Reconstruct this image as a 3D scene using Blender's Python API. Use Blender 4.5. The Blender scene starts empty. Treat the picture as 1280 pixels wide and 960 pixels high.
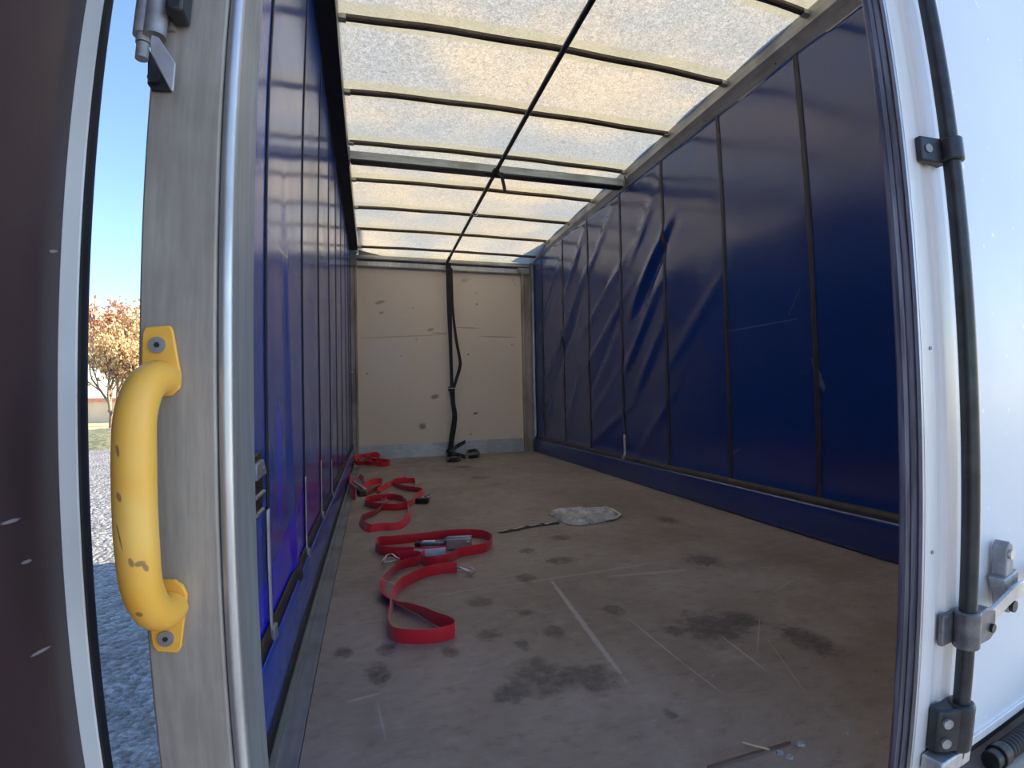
import bpy, bmesh, math, random
from mathutils import Vector, Matrix, noise
R_ = random.Random(7)
SC = bpy.context.scene
COL = SC.collection
V = Vector

# ------------------------------------------------------------------ camera (a wide lens with mild barrel distortion)
CX, CD, CH = 0.1852, 0.6201, 0.8107
YAW, PITCH, ROLL = 0.2719, 0.0237, -0.0206
LF, LA, LB = 614.5182, 0.3791, -0.0684
CAM = V((CX, -CD, CH))
FWD = V((math.sin(YAW)*math.cos(PITCH), math.cos(YAW)*math.cos(PITCH), math.sin(PITCH)))
_r = V((math.cos(YAW), -math.sin(YAW), 0)); _u = _r.cross(FWD)
RGT = math.cos(ROLL)*_r + math.sin(ROLL)*_u
UPV = -math.sin(ROLL)*_r + math.cos(ROLL)*_u
cd = bpy.data.cameras.new('camera'); cam = bpy.data.objects.new('camera', cd); COL.objects.link(cam)
cam.matrix_world = Matrix(((RGT.x, UPV.x, -FWD.x, CAM.x), (RGT.y, UPV.y, -FWD.y, CAM.y), (RGT.z, UPV.z, -FWD.z, CAM.z), (0, 0, 0, 1)))
cd.type = 'PANO'; cd.sensor_width = 36.0; cd.sensor_height = 27.0; cd.sensor_fit = 'HORIZONTAL'
cd.clip_start = 0.01; cd.clip_end = 500
cd.panorama_type = 'FISHEYE_LENS_POLYNOMIAL'
cd.fisheye_fov = math.radians(170)
cd.fisheye_polynomial_k0 = 0.0
cd.fisheye_polynomial_k1 = -0.05902541689646393
cd.fisheye_polynomial_k2 = 0.00047199966040001616
cd.fisheye_polynomial_k3 = 2.4106787097059668e-05
cd.fisheye_polynomial_k4 = -7.05849792897225e-07
SC.camera = cam

def ray(px, py):
    X, Y = px-640.0, 480.0-py
    r = math.hypot(X, Y) or 1e-6
    th = r/LF
    for _ in range(40):
        th -= (LF*(th+LA*th**3+LB*th**5)-r)/(LF*(1+3*LA*th**2+5*LB*th**4))
    return math.cos(th)*FWD + math.sin(th)*(X/r*RGT + Y/r*UPV)
def at(px, py, axis, val):            # where a measured sight line meets a plane of the truck body
    d = ray(px, py); t = (val-CAM[axis])/d[axis]
    return CAM + d*t

# ------------------------------------------------------------------ light
SC.view_settings.view_transform = 'Standard'; SC.view_settings.look = 'None'
SC.view_settings.gamma = 1.0; SC.view_settings.use_curve_mapping = False
SC.view_settings.exposure = 0.30
SUN = V((0.91, 0.17, 0.37)).normalized()
w = bpy.data.worlds.new('sky'); SC.world = w; w.use_nodes = True
nt = w.node_tree; bg = nt.nodes['Background']
sky = nt.nodes.new('ShaderNodeTexSky'); sky.sky_type = 'NISHITA'; sky.sun_disc = False
sky.sun_elevation = math.radians(27); sky.sun_rotation = math.atan2(SUN.x, SUN.y)
sky.altitude = 100; sky.air_density = 1.0; sky.dust_density = 0.3; sky.ozone_density = 3.0
nt.links.new(sky.outputs[0], bg.inputs[0]); bg.inputs[1].default_value = 0.33
sd = bpy.data.lights.new('sun', 'SUN'); sd.energy = 16.0; sd.angle = 0.01; sd.color = (1.0, 0.84, 0.60)
so = bpy.data.objects.new('sun', sd); COL.objects.link(so); so.location = (8, 2, 9)
so.rotation_euler = SUN.to_track_quat('Z', 'Y').to_euler()
SC.cycles.max_bounces = 14; SC.cycles.diffuse_bounces = 8; SC.cycles.glossy_bounces = 5; SC.cycles.transmission_bounces = 8
SC.cycles.caustics_reflective = False; SC.cycles.caustics_refractive = False
SC.cycles.use_denoising = True

# ------------------------------------------------------------------ node helpers
class NT:
    def __init__(s, name):
        s.m = bpy.data.materials.new(name); s.m.use_nodes = True
        s.t = s.m.node_tree; s.b = s.t.nodes['Principled BSDF']; s.out = s.t.nodes['Material Output']
        s.obj = s.n('ShaderNodeTexCoord').outputs['Object']
    def n(s, k, **kw):
        x = s.t.nodes.new(k)
        for a, v in kw.items(): setattr(x, a, v)
        return x
    def l(s, a, b): s.t.links.new(a, b)
    def put(s, sock, v):
        if hasattr(v, 'is_output'): s.l(v, sock)
        else: sock.default_value = v
    def math(s, op, a, b=0.0, c=0.0, clamp=False):
        x = s.n('ShaderNodeMath', operation=op, use_clamp=clamp)
        for i, v in enumerate((a, b, c)): s.put(x.inputs[i], v)
        return x.outputs[0]
    def noise(s, scale, detail=4, rough=.55, stretch=(1, 1, 1), dist=0.0, vec=None):
        mp = s.n('ShaderNodeMapping'); mp.inputs['Scale'].default_value = stretch
        s.l(vec or s.obj, mp.inputs[0])
        x = s.n('ShaderNodeTexNoise'); x.inputs['Scale'].default_value = scale
        x.inputs['Detail'].default_value = detail; x.inputs['Roughness'].default_value = rough
        x.inputs['Distortion'].default_value = dist
        s.l(mp.outputs[0], x.inputs['Vector']); return x.outputs['Fac']
    def ramp(s, fac, a, b, lo=0.0, hi=1.0):          # smooth step a..b -> lo..hi
        x = s.n('ShaderNodeMapRange', interpolation_type='SMOOTHSTEP'); s.put(x.inputs[0], fac)
        for i, v in ((1, a), (2, b), (3, lo), (4, hi)): x.inputs[i].default_value = v
        return x.outputs[0]
    def mix(s, fac, a, b, blend='MIX'):
        x = s.n('ShaderNodeMix', data_type='RGBA', blend_type=blend)
        s.put(x.inputs[0], fac)
        for i, v in ((6, a), (7, b)):
            if not hasattr(v, 'is_output') and len(v) == 3: v = (*v, 1)
            s.put(x.inputs[i], v)
        return x.outputs[2]
    def color(s, c):
        s.put(s.b.inputs['Base Color'], (*c, 1) if isinstance(c, tuple) else c); return s
    def bump(s, h, strength=.3, dist=.01):
        x = s.n('ShaderNodeBump'); x.inputs['Strength'].default_value = strength; x.inputs['Distance'].default_value = dist
        s.l(h, x.inputs['Height']); s.l(x.outputs[0], s.b.inputs['Normal']); return s
    def set(s, rough=.5, metal=0.0, spec=.5):
        s.put(s.b.inputs['Roughness'], rough); s.put(s.b.inputs['Metallic'], metal)
        s.b.inputs['Specular IOR Level'].default_value = spec; return s
    # a mark of fixed shape at a place: ellipse (radius ru, rv turned by ang) or a line, in two of the object axes
    def mark(s, u, v, ru, rv, ang=0.0, axes='xy', soft=.5, wob=.35, wsc=9.0):
        sp = s.n('ShaderNodeSeparateXYZ'); s.l(s.obj, sp.inputs[0])
        ix = {'x': 0, 'y': 1, 'z': 2}
        du = s.math('SUBTRACT', sp.outputs[ix[axes[0]]], u); dv = s.math('SUBTRACT', sp.outputs[ix[axes[1]]], v)
        c, sn = math.cos(ang), math.sin(ang)
        a = s.math('DIVIDE', s.math('ADD', s.math('MULTIPLY', du, c), s.math('MULTIPLY', dv, sn)), ru)
        b = s.math('DIVIDE', s.math('SUBTRACT', s.math('MULTIPLY', dv, c), s.math('MULTIPLY', du, sn)), rv)
        d = s.math('SQRT', s.math('ADD', s.math('MULTIPLY', a, a), s.math('MULTIPLY', b, b)))
        if wob: d = s.math('ADD', d, s.math('MULTIPLY', s.math('SUBTRACT', s.noise(wsc, 3), .5), 2*wob))
        return s.ramp(d, 1.0+soft*.5, 1.0-soft*.5, 0, 1)
    def line(s, p, q, wdt, axes='xy', **kw):
        c = ((p[0]+q[0])/2, (p[1]+q[1])/2); L = math.hypot(q[0]-p[0], q[1]-p[1])/2
        return s.mark(c[0], c[1], L, wdt/2, math.atan2(q[1]-p[1], q[0]-p[0]), axes, **kw)

def simple(name, c, rough=.5, metal=0.0, var=.15, vs=8.0, spec=.5, bump=0.0, stretch=(1, 1, 1), bs=60.0):
    s = NT(name); n = s.noise(vs, 5, .6, stretch)
    lo = tuple(x*(1-var) for x in c); hi = tuple(min(1, x*(1+var)) for x in c)
    s.color(s.mix(s.ramp(n, .3, .7), lo, hi)); s.set(rough, metal, spec)
    if bump: s.bump(s.noise(bs, 3), bump, .002)
    return s.m

M = {}
# dirty brushed aluminium
def alu(name, c, rough=.42, metal=.85, streak=(14, 14, 1.2), dirt=.5, dc=(.12, .105, .09)):
    s = NT(name); a = s.noise(6, 6, .65, streak); b = s.noise(3.5, 5, .6, (1, 1, .6))
    col = s.mix(s.ramp(a, .3, .7), tuple(x*.75 for x in c), c)
    col = s.mix(s.math('MULTIPLY', s.ramp(b, .42, .68), dirt), col, dc)
    s.color(col); s.set(s.ramp(b, .3, .7, rough, rough+.2), metal)
    s.bump(s.noise(90, 3, .6, streak), .08, .001); return s.m
M['post'] = alu('dirty_aluminium', (.46, .42, .38), .5, .3, dirt=.75, dc=(.24, .205, .165))
M['alu'] = alu('clean_aluminium', (.62, .64, .68), .33, .75, dirt=.25)
M['alu_scratched'] = alu('scratched_aluminium', (.72, .75, .80), .42, .55, (1.3, 1, 9), .35, (.3, .32, .36))
M['rail'] = alu('rail_metal', (.46, .455, .44), .42, .4, (9, .5, 9), .35)
M['bow'] = simple('bow_steel', (.12, .095, .085), .55, .3, .3, 5)
M['bow_cap'] = simple('bow_end_cap', (.5, .5, .5), .4, .6)
M['zinc'] = simple('zinc_steel', (.62, .64, .66), .28, .9, .12, 30)
M['steel_dark'] = simple('dark_painted_steel', (.035, .038, .045), .38, .3, .3, 20)
M['steel_grey'] = simple('grey_steel', (.34, .34, .36), .5, .4, .25, 25, bump=.1)
M['rubber'] = simple('black_rubber', (.018, .018, .02), .6, 0, .3, 14)
M['seal_blue'] = simple('worn_grey_seal', (.16, .17, .22), .45, .2, .5, 5, stretch=(20, 20, 1))
M['white_door'] = (lambda s: (s.color(s.mix(s.ramp(s.noise(40, 2), .70, .78), (.66, .70, .77), (.92, .92, .92))).set(s.ramp(s.noise(3), .3, .7, .28, .40), 0, .35), s.m)[1])(NT('white_door_panel'))
M['white_frame'] = simple('white_frame', (.76, .74, .76), .35, .1, .06, 4, stretch=(10, 10, .6))
M['white_edge'] = simple('pale_edge_profile', (.94, .94, .95), .3, .0, .05, 3)
M['yellow'] = None
def yellow():
    s = NT('worn_yellow_paint')
    d = s.ramp(s.noise(26, 6, .7), .66, .76); e = s.ramp(s.noise(5, 4), .35, .75)
    col = s.mix(e, (.97, .48, .05), (1.0, .63, .15))
    col = s.mix(s.math('MULTIPLY', d, .8), col, (.40, .20, .06))
    for (px, py, a, b) in ((181, 700, .0045, .0025), (172, 698, .0022, .005), (187, 706, .002, .004), (175, 767, .0032, .0032), (155, 562, .0018, .006), (157, 618, .0022, .005), (157, 665, .0009, .014)):
        p = at(px, py, 1, -.06)
        col = s.mix(s.math('MULTIPLY', s.mark(p.x, p.z, a, b, .2, 'xz', .6, .5, 120), .75), col, (.20, .11, .07))
    s.color(col).set(s.ramp(s.noise(14), .3, .7, .36, .55)); s.bump(s.noise(160, 3), .08, .001); return s.m
M['yellow'] = yellow()
def plywood():
    s = NT('brown_film_plywood')
    a = s.noise(3, 5, .6, (1, 1.5, .5)); b = s.noise(70, 2, .5, (1, 3, .1))
    col = s.mix(a, (.030, .016, .020), (.065, .032, .034)); col = s.mix(s.math('MULTIPLY', s.ramp(b, .72, .8), .3), col, (.35, .3, .33))
    for (p, q) in (((5, 655), (28, 648)), ((30, 704), (42, 700)), ((42, 820), (65, 808)), ((64, 314), (74, 314))):
        A, B = at(*p, 0, -.17), at(*q, 0, -.17)
        col = s.mix(s.math('MULTIPLY', s.line((A.y, A.z), (B.y, B.z), .0035, 'yz', wob=.3, wsc=150), .6), col, (.5, .45, .48))
    s.color(col).set(s.ramp(a, .3, .7, .28, .42)); s.bump(s.noise(220, 2), .05, .001); return s.m
M['plywood'] = plywood()

# tarpaulin curtains: dusty blue coated fabric
def tarp(name, blue, marks=(), axes='yz', bands=(), wedge=None):
    s = NT(name)
    d = s.noise(1.6, 5, .6, (1, 1, .5)); f = s.noise(9, 4, .6)
    col = s.mix(s.math('MULTIPLY', s.ramp(d, .35, .75), .22), blue, (.045, .05, .075))
    col = s.mix(s.math('MULTIPLY', s.ramp(f, .55, .85), .05), col, (.2, .2, .22))
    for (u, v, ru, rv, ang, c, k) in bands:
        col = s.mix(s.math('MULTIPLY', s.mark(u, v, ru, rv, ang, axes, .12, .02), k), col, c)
    if wedge:                                    # outside print showing through, its glow put into the colour: below a slanting line, above the belt, fading towards the front
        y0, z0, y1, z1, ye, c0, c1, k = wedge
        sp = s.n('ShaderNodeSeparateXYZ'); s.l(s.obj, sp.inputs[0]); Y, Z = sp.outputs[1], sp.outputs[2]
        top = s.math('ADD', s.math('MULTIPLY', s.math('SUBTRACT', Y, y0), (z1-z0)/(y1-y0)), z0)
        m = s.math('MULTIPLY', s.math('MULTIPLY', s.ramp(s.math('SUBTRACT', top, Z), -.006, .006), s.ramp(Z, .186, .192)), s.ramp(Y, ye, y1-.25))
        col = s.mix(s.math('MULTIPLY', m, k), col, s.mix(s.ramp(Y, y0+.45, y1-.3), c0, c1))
    for (p, q, wd, k) in marks:
        col = s.mix(s.math('MULTIPLY', s.line(p, q, wd, axes, wob=.5, wsc=25), k), col, (.35, .38, .45))
    s.color(col); s.set(s.ramp(s.noise(2.3, 4), .3, .7, .15, .23), 0, .9)
    wv = s.noise(240, 2, .5, (1, 1, 1)); s.bump(wv, .06, .001); return s.m
def yz(px, py, x): p = at(px, py, 0, x); return (p.y, p.z)
lm = [(yz(335, 288, -.1), yz(378, 355, -.1), .006, .7), (yz(378, 355, -.1), yz(392, 380, -.1), .006, .5), (yz(340, 45, -.1), yz(366, 150, -.1), .005, .5),
      (yz(370, 20, -.1), yz(390, 190, -.1), .007, .35)]
M['tarp_left_lit'] = tarp('blue_tarpaulin_left_lit', (.006, .080, .52), lm, 'yz',  # same tarpaulin as the right, with light put into a brighter blue
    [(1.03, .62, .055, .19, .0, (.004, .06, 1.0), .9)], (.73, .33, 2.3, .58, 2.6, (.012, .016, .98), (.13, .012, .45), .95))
rm = [(yz(905, 415, 2.5), yz(1000, 398, 2.5), .008, .22), (yz(1016, 450, 2.5), yz(1030, 487, 2.5), .035, .30), (yz(985, 395, 2.5), yz(1000, 360, 2.5), .006, .15),
      (yz(912, 570, 2.5), yz(925, 560, 2.5), .01, .2)]
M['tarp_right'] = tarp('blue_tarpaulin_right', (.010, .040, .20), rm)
M['seam'] = simple('dark_seam_webbing', (.030, .027, .035), .5, 0, .3, 12)
M['belt'] = simple('brown_black_belt', (.045, .036, .032), .55, 0, .35, 14)
M['strap_white'] = simple('dirty_white_webbing', (.58, .54, .54), .7, 0, .2, 22)

# translucent roof sheet
BOW0, BOWS = 2.035, 0.7013
def roof():
    s = NT('translucent_roof_sheet')
    sp = s.n('ShaderNodeSeparateXYZ'); s.l(s.obj, sp.inputs[0])
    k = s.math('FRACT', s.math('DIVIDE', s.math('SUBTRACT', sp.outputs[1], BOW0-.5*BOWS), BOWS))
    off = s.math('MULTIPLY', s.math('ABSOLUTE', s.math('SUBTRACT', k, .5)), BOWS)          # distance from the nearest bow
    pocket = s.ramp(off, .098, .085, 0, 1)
    big = s.noise(1.1, 4, .5); fib = s.noise(52, 5, .75, (1, 1, 1), 1.5); fine = s.noise(120, 2, .5)
    col = s.mix(s.ramp(big, .32, .68), (.80, .82, .82), (.97, .91, .80))
    g = s.math('ADD', s.ramp(fib, .34, .64, .70, 1.03), s.ramp(fine, .3, .7, -.07, .07))
    col = s.mix(1.0, col, g, 'MULTIPLY')
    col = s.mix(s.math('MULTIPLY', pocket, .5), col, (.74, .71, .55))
    tr = s.n('ShaderNodeBsdfTranslucent'); s.l(col, tr.inputs[0])
    s.color(s.mix(.15, col, (.8, .78, .7))); s.set(.5, 0, .3); s.bump(fib, .25, .003)
    mx = s.n('ShaderNodeMixShader'); mx.inputs[0].default_value = .62
    s.l(s.b.outputs[0], mx.inputs[1]); s.l(tr.outputs[0], mx.inputs[2]); s.l(mx.outputs[0], s.out.inputs[0]); return s.m
M['roof'] = roof()

# worn plywood floor with stains and scratches
def floor_mat():
    s = NT('worn_floor_boards')
    a = s.noise(1.3, 6, .62); b = s.noise(7, 6, .65, (1, .7, 1)); c = s.noise(34, 4, .6, (.35, 1.6, 1)); e = s.noise(2.4, 5, .6, (.3, 1, 1))
    col = s.mix(s.ramp(a, .3, .7), (.255, .205, .165), (.375, .325, .285))
    col = s.mix(s.math('MULTIPLY', s.ramp(e, .5, .72), .5), col, (.19, .155, .13))
    col = s.mix(s.math('MULTIPLY', s.ramp(b, .55, .75), .35), col, (.45, .42, .40))
    col = s.mix(s.math('MULTIPLY', s.ramp(c, .58, .75), .25), col, (.16, .135, .12))
    gr = s.noise(19, 6, .7, (.8, 1.3, 1)); col = s.mix(s.math('MULTIPLY', s.ramp(gr, .50, .72), .45), col, (.12, .095, .085)); col = s.mix(s.math('MULTIPLY', s.ramp(gr, .46, .30), .22), col, (.52, .49, .47))
    bl = s.ramp(s.noise(30, 5, .7), .25, .6, .35, 1.0)
    st = [(675, 845, 32, 20), (737, 848, 30, 18), (893, 783, 42, 16), (600, 752, 16, 6), (657, 722, 12, 5), (767, 762, 11, 6), (842, 788, 12, 6), (640, 868, 20, 11),
          (692, 790, 11, 8), (653, 806, 8, 7), (930, 775, 18, 9), (563, 815, 10, 7), (477, 848, 12, 7), (483, 812, 10, 8), (430, 815, 11, 6), (655, 765, 9, 4), (660, 688, 9, 3), (700, 672, 12, 3),
          (838, 893, 7, 6), (835, 650, 12, 4), (472, 840, 13, 10), (610, 793, 14, 6), (1010, 800, 22, 16), (700, 700, 18, 4), (600, 597, 11, 2), (580, 584, 10, 1.5), (880, 700, 20, 6)]
    for i, (px, py, rx, ry) in enumerate(st):
        p = at(px, py, 2, 0); q = at(px+rx, py, 2, 0); r = at(px, py-ry, 2, 0)
        col = s.mix(s.math('MULTIPLY', s.mark(p.x, p.y, (q-p).length, (r-p).length, 0, 'xy', .9, .9, 19+i), s.math('MULTIPLY', bl, .78)), col, (.075, .062, .058))
    for (p, q, wd, k) in (((688, 724), (781, 849), .020, .5), ((787, 774), (855, 830), .006, .5), ((855, 830), (905, 868), .005, .4), ((903, 796), (960, 840), .007, .45), ((950, 770), (947, 815), .005, .35),
                          ((540, 745), (610, 733), .008, .3), ((433, 878), (478, 866), .012, .35), ((640, 682), (800, 690), .01, .2), ((760, 720), (860, 712), .03, .3), ((640, 730), (840, 700), .018, .22), ((960, 800), (1010, 870), .006, .25),
                          ((618, 660), (690, 655), .02, .28), ((1000, 720), (960, 745), .006, .3), ((472, 880), (482, 925), .006, .25)):
        A, B = at(*p, 2, 0), at(*q, 2, 0)
        col = s.mix(s.math('MULTIPLY', s.line((A.x, A.y), (B.x, B.y), wd, wob=.45, wsc=30), k), col, (.62, .60, .60))
    sp = s.ramp(s.noise(46, 1), .76, .80)
    col = s.mix(s.math('MULTIPLY', sp, .5), col, (.5, .48, .46))
    s.color(col); s.set(s.ramp(b, .3, .7, .42, .62), 0, .45); s.bump(s.math('ADD', b, c), .25, .004); return s.m
M['floor'] = floor_mat()
def frontwall():
    s = NT('scuffed_white_panel')
    a = s.noise(1.2, 4); b = s.noise(9, 5, .6, (1, 1, 5)); c = s.noise(16, 4, .7)
    col = s.mix(a, (.86, .73, .60), (.90, .80, .68))
    col = s.mix(s.math('MULTIPLY', s.ramp(b, .60, .74), .30), col, (.46, .40, .35))
    for (px, py, ru, rv, k) in ((543, 496, .05, .03, .7), (528, 533, .045, .04, .75), (594, 517, .03, .015, .9), (475, 378, .06, .02, .6), (477, 391, .03, .015, .6), (581, 350, .05, .03, .3), (596, 380, .012, .012, .8), (585, 443, .012, .012, .8),
                                (538, 412, .04, .02, .5), (595, 366, .01, .01, .6), (520, 424, .01, .01, .6), (501, 445, .01, .01, .8), (459, 467, .012, .012, .8), (516, 385, .012, .008, .5), (640, 430, .015, .01, .5), (588, 543, .02, .012, .5)):
        p = at(px, py, 1, 6.2); col = s.mix(s.math('MULTIPLY', s.mark(p.x, p.z, ru, rv, .3, 'xz', .8, .8, 60), k), col, (.12, .105, .095))
    for (p, q, k) in (((450, 423), (560, 418), .35), ((540, 416), (558, 417), .6), ((599, 420), (645, 421), .55), ((570, 409), (600, 410), .5), ((640, 348), (646, 360), .3)):
        A, B = at(*p, 1, 6.2), at(*q, 1, 6.2)
        col = s.mix(s.math('MULTIPLY', s.line((A.x, A.z), (B.x, B.z), .016, 'xz', wob=.5, wsc=30), k), col, (.28, .22, .18))
    p, q = at(455, 425, 1, 6.2), at(506, 480, 1, 6.2)
    col = s.mix(s.math('MULTIPLY', s.mark((p.x+q.x)/2, (p.z+q.z)/2, (q.x-p.x)/2, (p.z-q.z)/2, 0, 'xz', .3, .15), .35), col, (.85, .84, .84))
    s.color(col); s.set(.45, 0, .4); return s.m
M['front'] = frontwall()
def webbing_mat(name, c, c2):
    s = NT(name); n = s.noise(160, 2, .5, (1, 1, 1)); a = s.noise(10, 4)
    s.color(s.mix(a, c, c2)); s.set(.55, 0, .35); s.b.inputs['Sheen Weight'].default_value = .25; s.bump(n, .25, .001); return s.m
M['red'] = webbing_mat('red_polyester_webbing', (.64, .010, .024), (.80, .022, .040))
M['black_web'] = webbing_mat('black_webbing', (.010, .010, .014), (.02, .02, .026))
M['label'] = simple('white_label', (.72, .76, .82), .5, 0, .05)
M['blue_plastic'] = simple('blue_grey_lever', (.16, .19, .30), .32, .7, .25, 30)
M['black_plastic'] = simple('black_plastic', (.012, .012, .014), .4)
def plastic():
    s = NT('clear_plastic_film'); n = s.noise(14, 4)
    s.color((.80, .80, .78)); s.set(.22, 0, .6); s.b.inputs['Transmission Weight'].default_value = .0
    tp = s.n('ShaderNodeBsdfTransparent'); mx = s.n('ShaderNodeMixShader')
    s.put(mx.inputs[0], s.ramp(n, .3, .7, .22, .62)); s.l(tp.outputs[0], mx.inputs[1]); s.l(s.b.outputs[0], mx.inputs[2]); s.l(mx.outputs[0], s.out.inputs[0])
    s.bump(s.noise(40, 4), .5, .004); return s.m
M['plastic'] = plastic()
M['straw'] = simple('dry_straw', (.62, .50, .30), .7)
M['twig'] = simple('dark_twig', (.10, .055, .045), .7)
M['chip'] = simple('grey_chip', (.40, .42, .44), .7, 0, .3, 80)
def gravel():
    s = NT('gravel'); v = s.n('ShaderNodeTexVoronoi'); v.inputs['Scale'].default_value = 15.0; s.l(s.obj, v.inputs[0])
    n = s.noise(1.3, 5, .6); f = s.noise(34, 4, .6)
    col = s.mix(s.ramp(f, .3, .7), (.15, .15, .16), (.36, .36, .37)); col = s.mix(s.math('MULTIPLY', s.ramp(n, .45, .65), .35), col, (.10, .10, .115))
    bw = s.n('ShaderNodeRGBToBW'); s.l(v.outputs['Color'], bw.inputs[0]); col = s.mix(.6, col, s.ramp(bw.outputs[0], .1, .9, .25, .85), 'OVERLAY')
    s.color(col); s.set(.6, 0, .4); s.bump(s.math('SUBTRACT', f, s.math('MULTIPLY', v.outputs['Distance'], 1.6)), 1.0, .05); return s.m
M['gravel'] = gravel()
M['dry_grass'] = simple('dry_grass', (.50, .40, .24), .9, 0, .35, 1.5, bump=.5, bs=6)
M['grass'] = simple('dull_grass', (.16, .17, .10), .9, 0, .4, 6, bump=.6, bs=14)
M['bark'] = simple('pale_bark', (.26, .19, .13), .85, 0, .3, 6)
M['leaf'] = simple('tan_leaves', (.72, .49, .24), .8, 0, .35, 2)
M['leaf_red'] = simple('russet_leaves', (.66, .40, .28), .8, 0, .35, 2)
M['wall_house'] = simple('cream_render', (.70, .58, .42), .85, 0, .1, .6)
M['tile'] = simple('red_tiles', (.40, .16, .10), .8, 0, .2, 3)

# ------------------------------------------------------------------ mesh helpers
class MB:
    def __init__(s): s.v = []; s.f = []
    def add(s, v, f):
        k = len(s.v); s.v += [V(p) for p in v]; s.f += [tuple(i+k for i in q) for q in f]; return s
    def box(s, lo, hi):
        (a, b, c), (d, e, f) = lo, hi
        return s.add([(a, b, c), (d, b, c), (d, e, c), (a, e, c), (a, b, f), (d, b, f), (d, e, f), (a, e, f)],
                     [(0, 3, 2, 1), (4, 5, 6, 7), (0, 1, 5, 4), (1, 2, 6, 5), (2, 3, 7, 6), (3, 0, 4, 7)])
    def prism(s, poly, axis, a, b):          # poly in the other two axes (cyclic order), extruded a..b along axis
        n = len(poly); ix = {'x': (1, 2, 0), 'y': (0, 2, 1), 'z': (0, 1, 2)}[axis]
        vs = []
        for h in (a, b):
            for p in poly:
                q = [0, 0, 0]; q[ix[0]], q[ix[1]], q[ix[2]] = p[0], p[1], h; vs.append(q)
        fs = [tuple(range(n))[::-1], tuple(range(n, 2*n))] + [(i, (i+1) % n, n+(i+1) % n, n+i) for i in range(n)]
        return s.add(vs, fs)
    def tube(s, pts, r, n=12, cap=True):
        pts = [V(p) for p in pts]; rs = r if isinstance(r, (list, tuple)) else [r]*len(pts)
        t0 = (pts[1]-pts[0]).normalized(); up = V((0, 0, 1)) if abs(t0.z) < .9 else V((1, 0, 0))
        x = t0.cross(up).normalized(); vs = []; m = len(pts)
        for i, p in enumerate(pts):
            t = ((pts[min(i+1, m-1)]-p).normalized() + (p-pts[max(i-1, 0)]).normalized()).normalized()
            x = (x - t*x.dot(t)).normalized(); y = t.cross(x)
            for k in range(n):
                a = 2*math.pi*k/n; vs.append(p + (x*math.cos(a)+y*math.sin(a))*rs[i])
        fs = [(i*n+k, i*n+(k+1) % n, (i+1)*n+(k+1) % n, (i+1)*n+k) for i in range(m-1) for k in range(n)]
        if cap: fs += [tuple(range(n))[::-1], tuple(range((m-1)*n, m*n))]
        return s.add(vs, fs)
    def disc(s, c, axis, r, h, n=20):
        a = V(axis).normalized(); return s.tube([V(c), V(c)+a*h], r, n)
    def ribbon(s, pts, w, tilt=0.0, th=.0022):      # pts: lower edge; tilt 0 stands on edge, 1 lies flat to the left of travel, -1 to the right
        m = len(pts); ts = tilt if isinstance(tilt, (list, tuple)) else [tilt]*m; vs = []
        for i in range(m):
            t = (pts[min(i+1, m-1)]-pts[max(i-1, 0)]); t.z = 0
            t = t.normalized() if t.length > 1e-6 else V((1, 0, 0))
            sd = V((-t.y, t.x, 0)); a = ts[i]*math.pi/2
            d = V((0, 0, 1))*math.cos(a) + sd*math.sin(a); n = d.cross(t).normalized()*th*.5
            p = pts[i]; e = p+d*w; bl = d*w*.06
            vs += [p+n*.4, p+bl+n, e-bl+n, e+n*.4, e-n*.4, e-bl-n, p+bl-n, p-n*.4]
        fs = [(i*8+k, i*8+(k+1) % 8, (i+1)*8+(k+1) % 8, (i+1)*8+k) for i in range(m-1) for k in range(8)]
        fs += [tuple(range(8))[::-1], tuple(range((m-1)*8, m*8))]
        return s.add(vs, fs)
    def build(s, name, mat, parent=None, bevel=0, smooth=35, solid=0, sub=0):
        me = bpy.data.meshes.new(name); 
        me.from_pydata([tuple(p) for p in s.v], [], s.f); me.validate()
        bm = bmesh.new(); bm.from_mesh(me); bmesh.ops.recalc_face_normals(bm, faces=bm.faces); bm.to_mesh(me); bm.free()
        o = bpy.data.objects.new(name, me); COL.objects.link(o); me.materials.append(mat)
        if parent is not None: o.parent = parent; o.matrix_parent_inverse = parent.matrix_world.inverted()
        if smooth:
            me.polygons.foreach_set('use_smooth', [True]*len(me.polygons)); me.set_sharp_from_angle(angle=math.radians(smooth))
        if solid: md = o.modifiers.new('s', 'SOLIDIFY'); md.thickness = solid; md.offset = 0
        if bevel: md = o.modifiers.new('b', 'BEVEL'); md.width = bevel; md.segments = 2; md.limit_method = 'ANGLE'
        return o
def spline(pts, step=.012, closed=False):
    pts = [V(p) for p in pts]; out = []
    for i in range(len(pts)-1):
        p0, p1, p2, p3 = pts[max(i-1, 0)], pts[i], pts[i+1], pts[min(i+2, len(pts)-1)]
        n = max(2, int((p2-p1).length/step))
        for k in range(n):
            t = k/n; out.append(.5*((2*p1)+(p2-p0)*t+(2*p0-5*p1+4*p2-p3)*t*t+(3*p1-p0-3*p2+p3)*t**3))
    out.append(pts[-1]); return out
def lerp_list(vals, n):
    out = []
    for i in range(n):
        t = i/(n-1)*(len(vals)-1); k = min(int(t), len(vals)-2); out.append(vals[k]+(vals[k+1]-vals[k])*(t-k))
    return out
def tag(o, label=None, cat=None, group=None, kind=None):
    if label: o['label'] = label
    if cat: o['category'] = cat
    if group: o['group'] = group
    if kind: o['kind'] = kind
    return o
def thing(name, loc, label, cat, group=None):
    o = bpy.data.objects.new(name, None); COL.objects.link(o); o.location = loc; o.empty_display_size = .05
    o.matrix_world = Matrix.Translation(V(loc)); return tag(o, label, cat, group)

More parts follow.
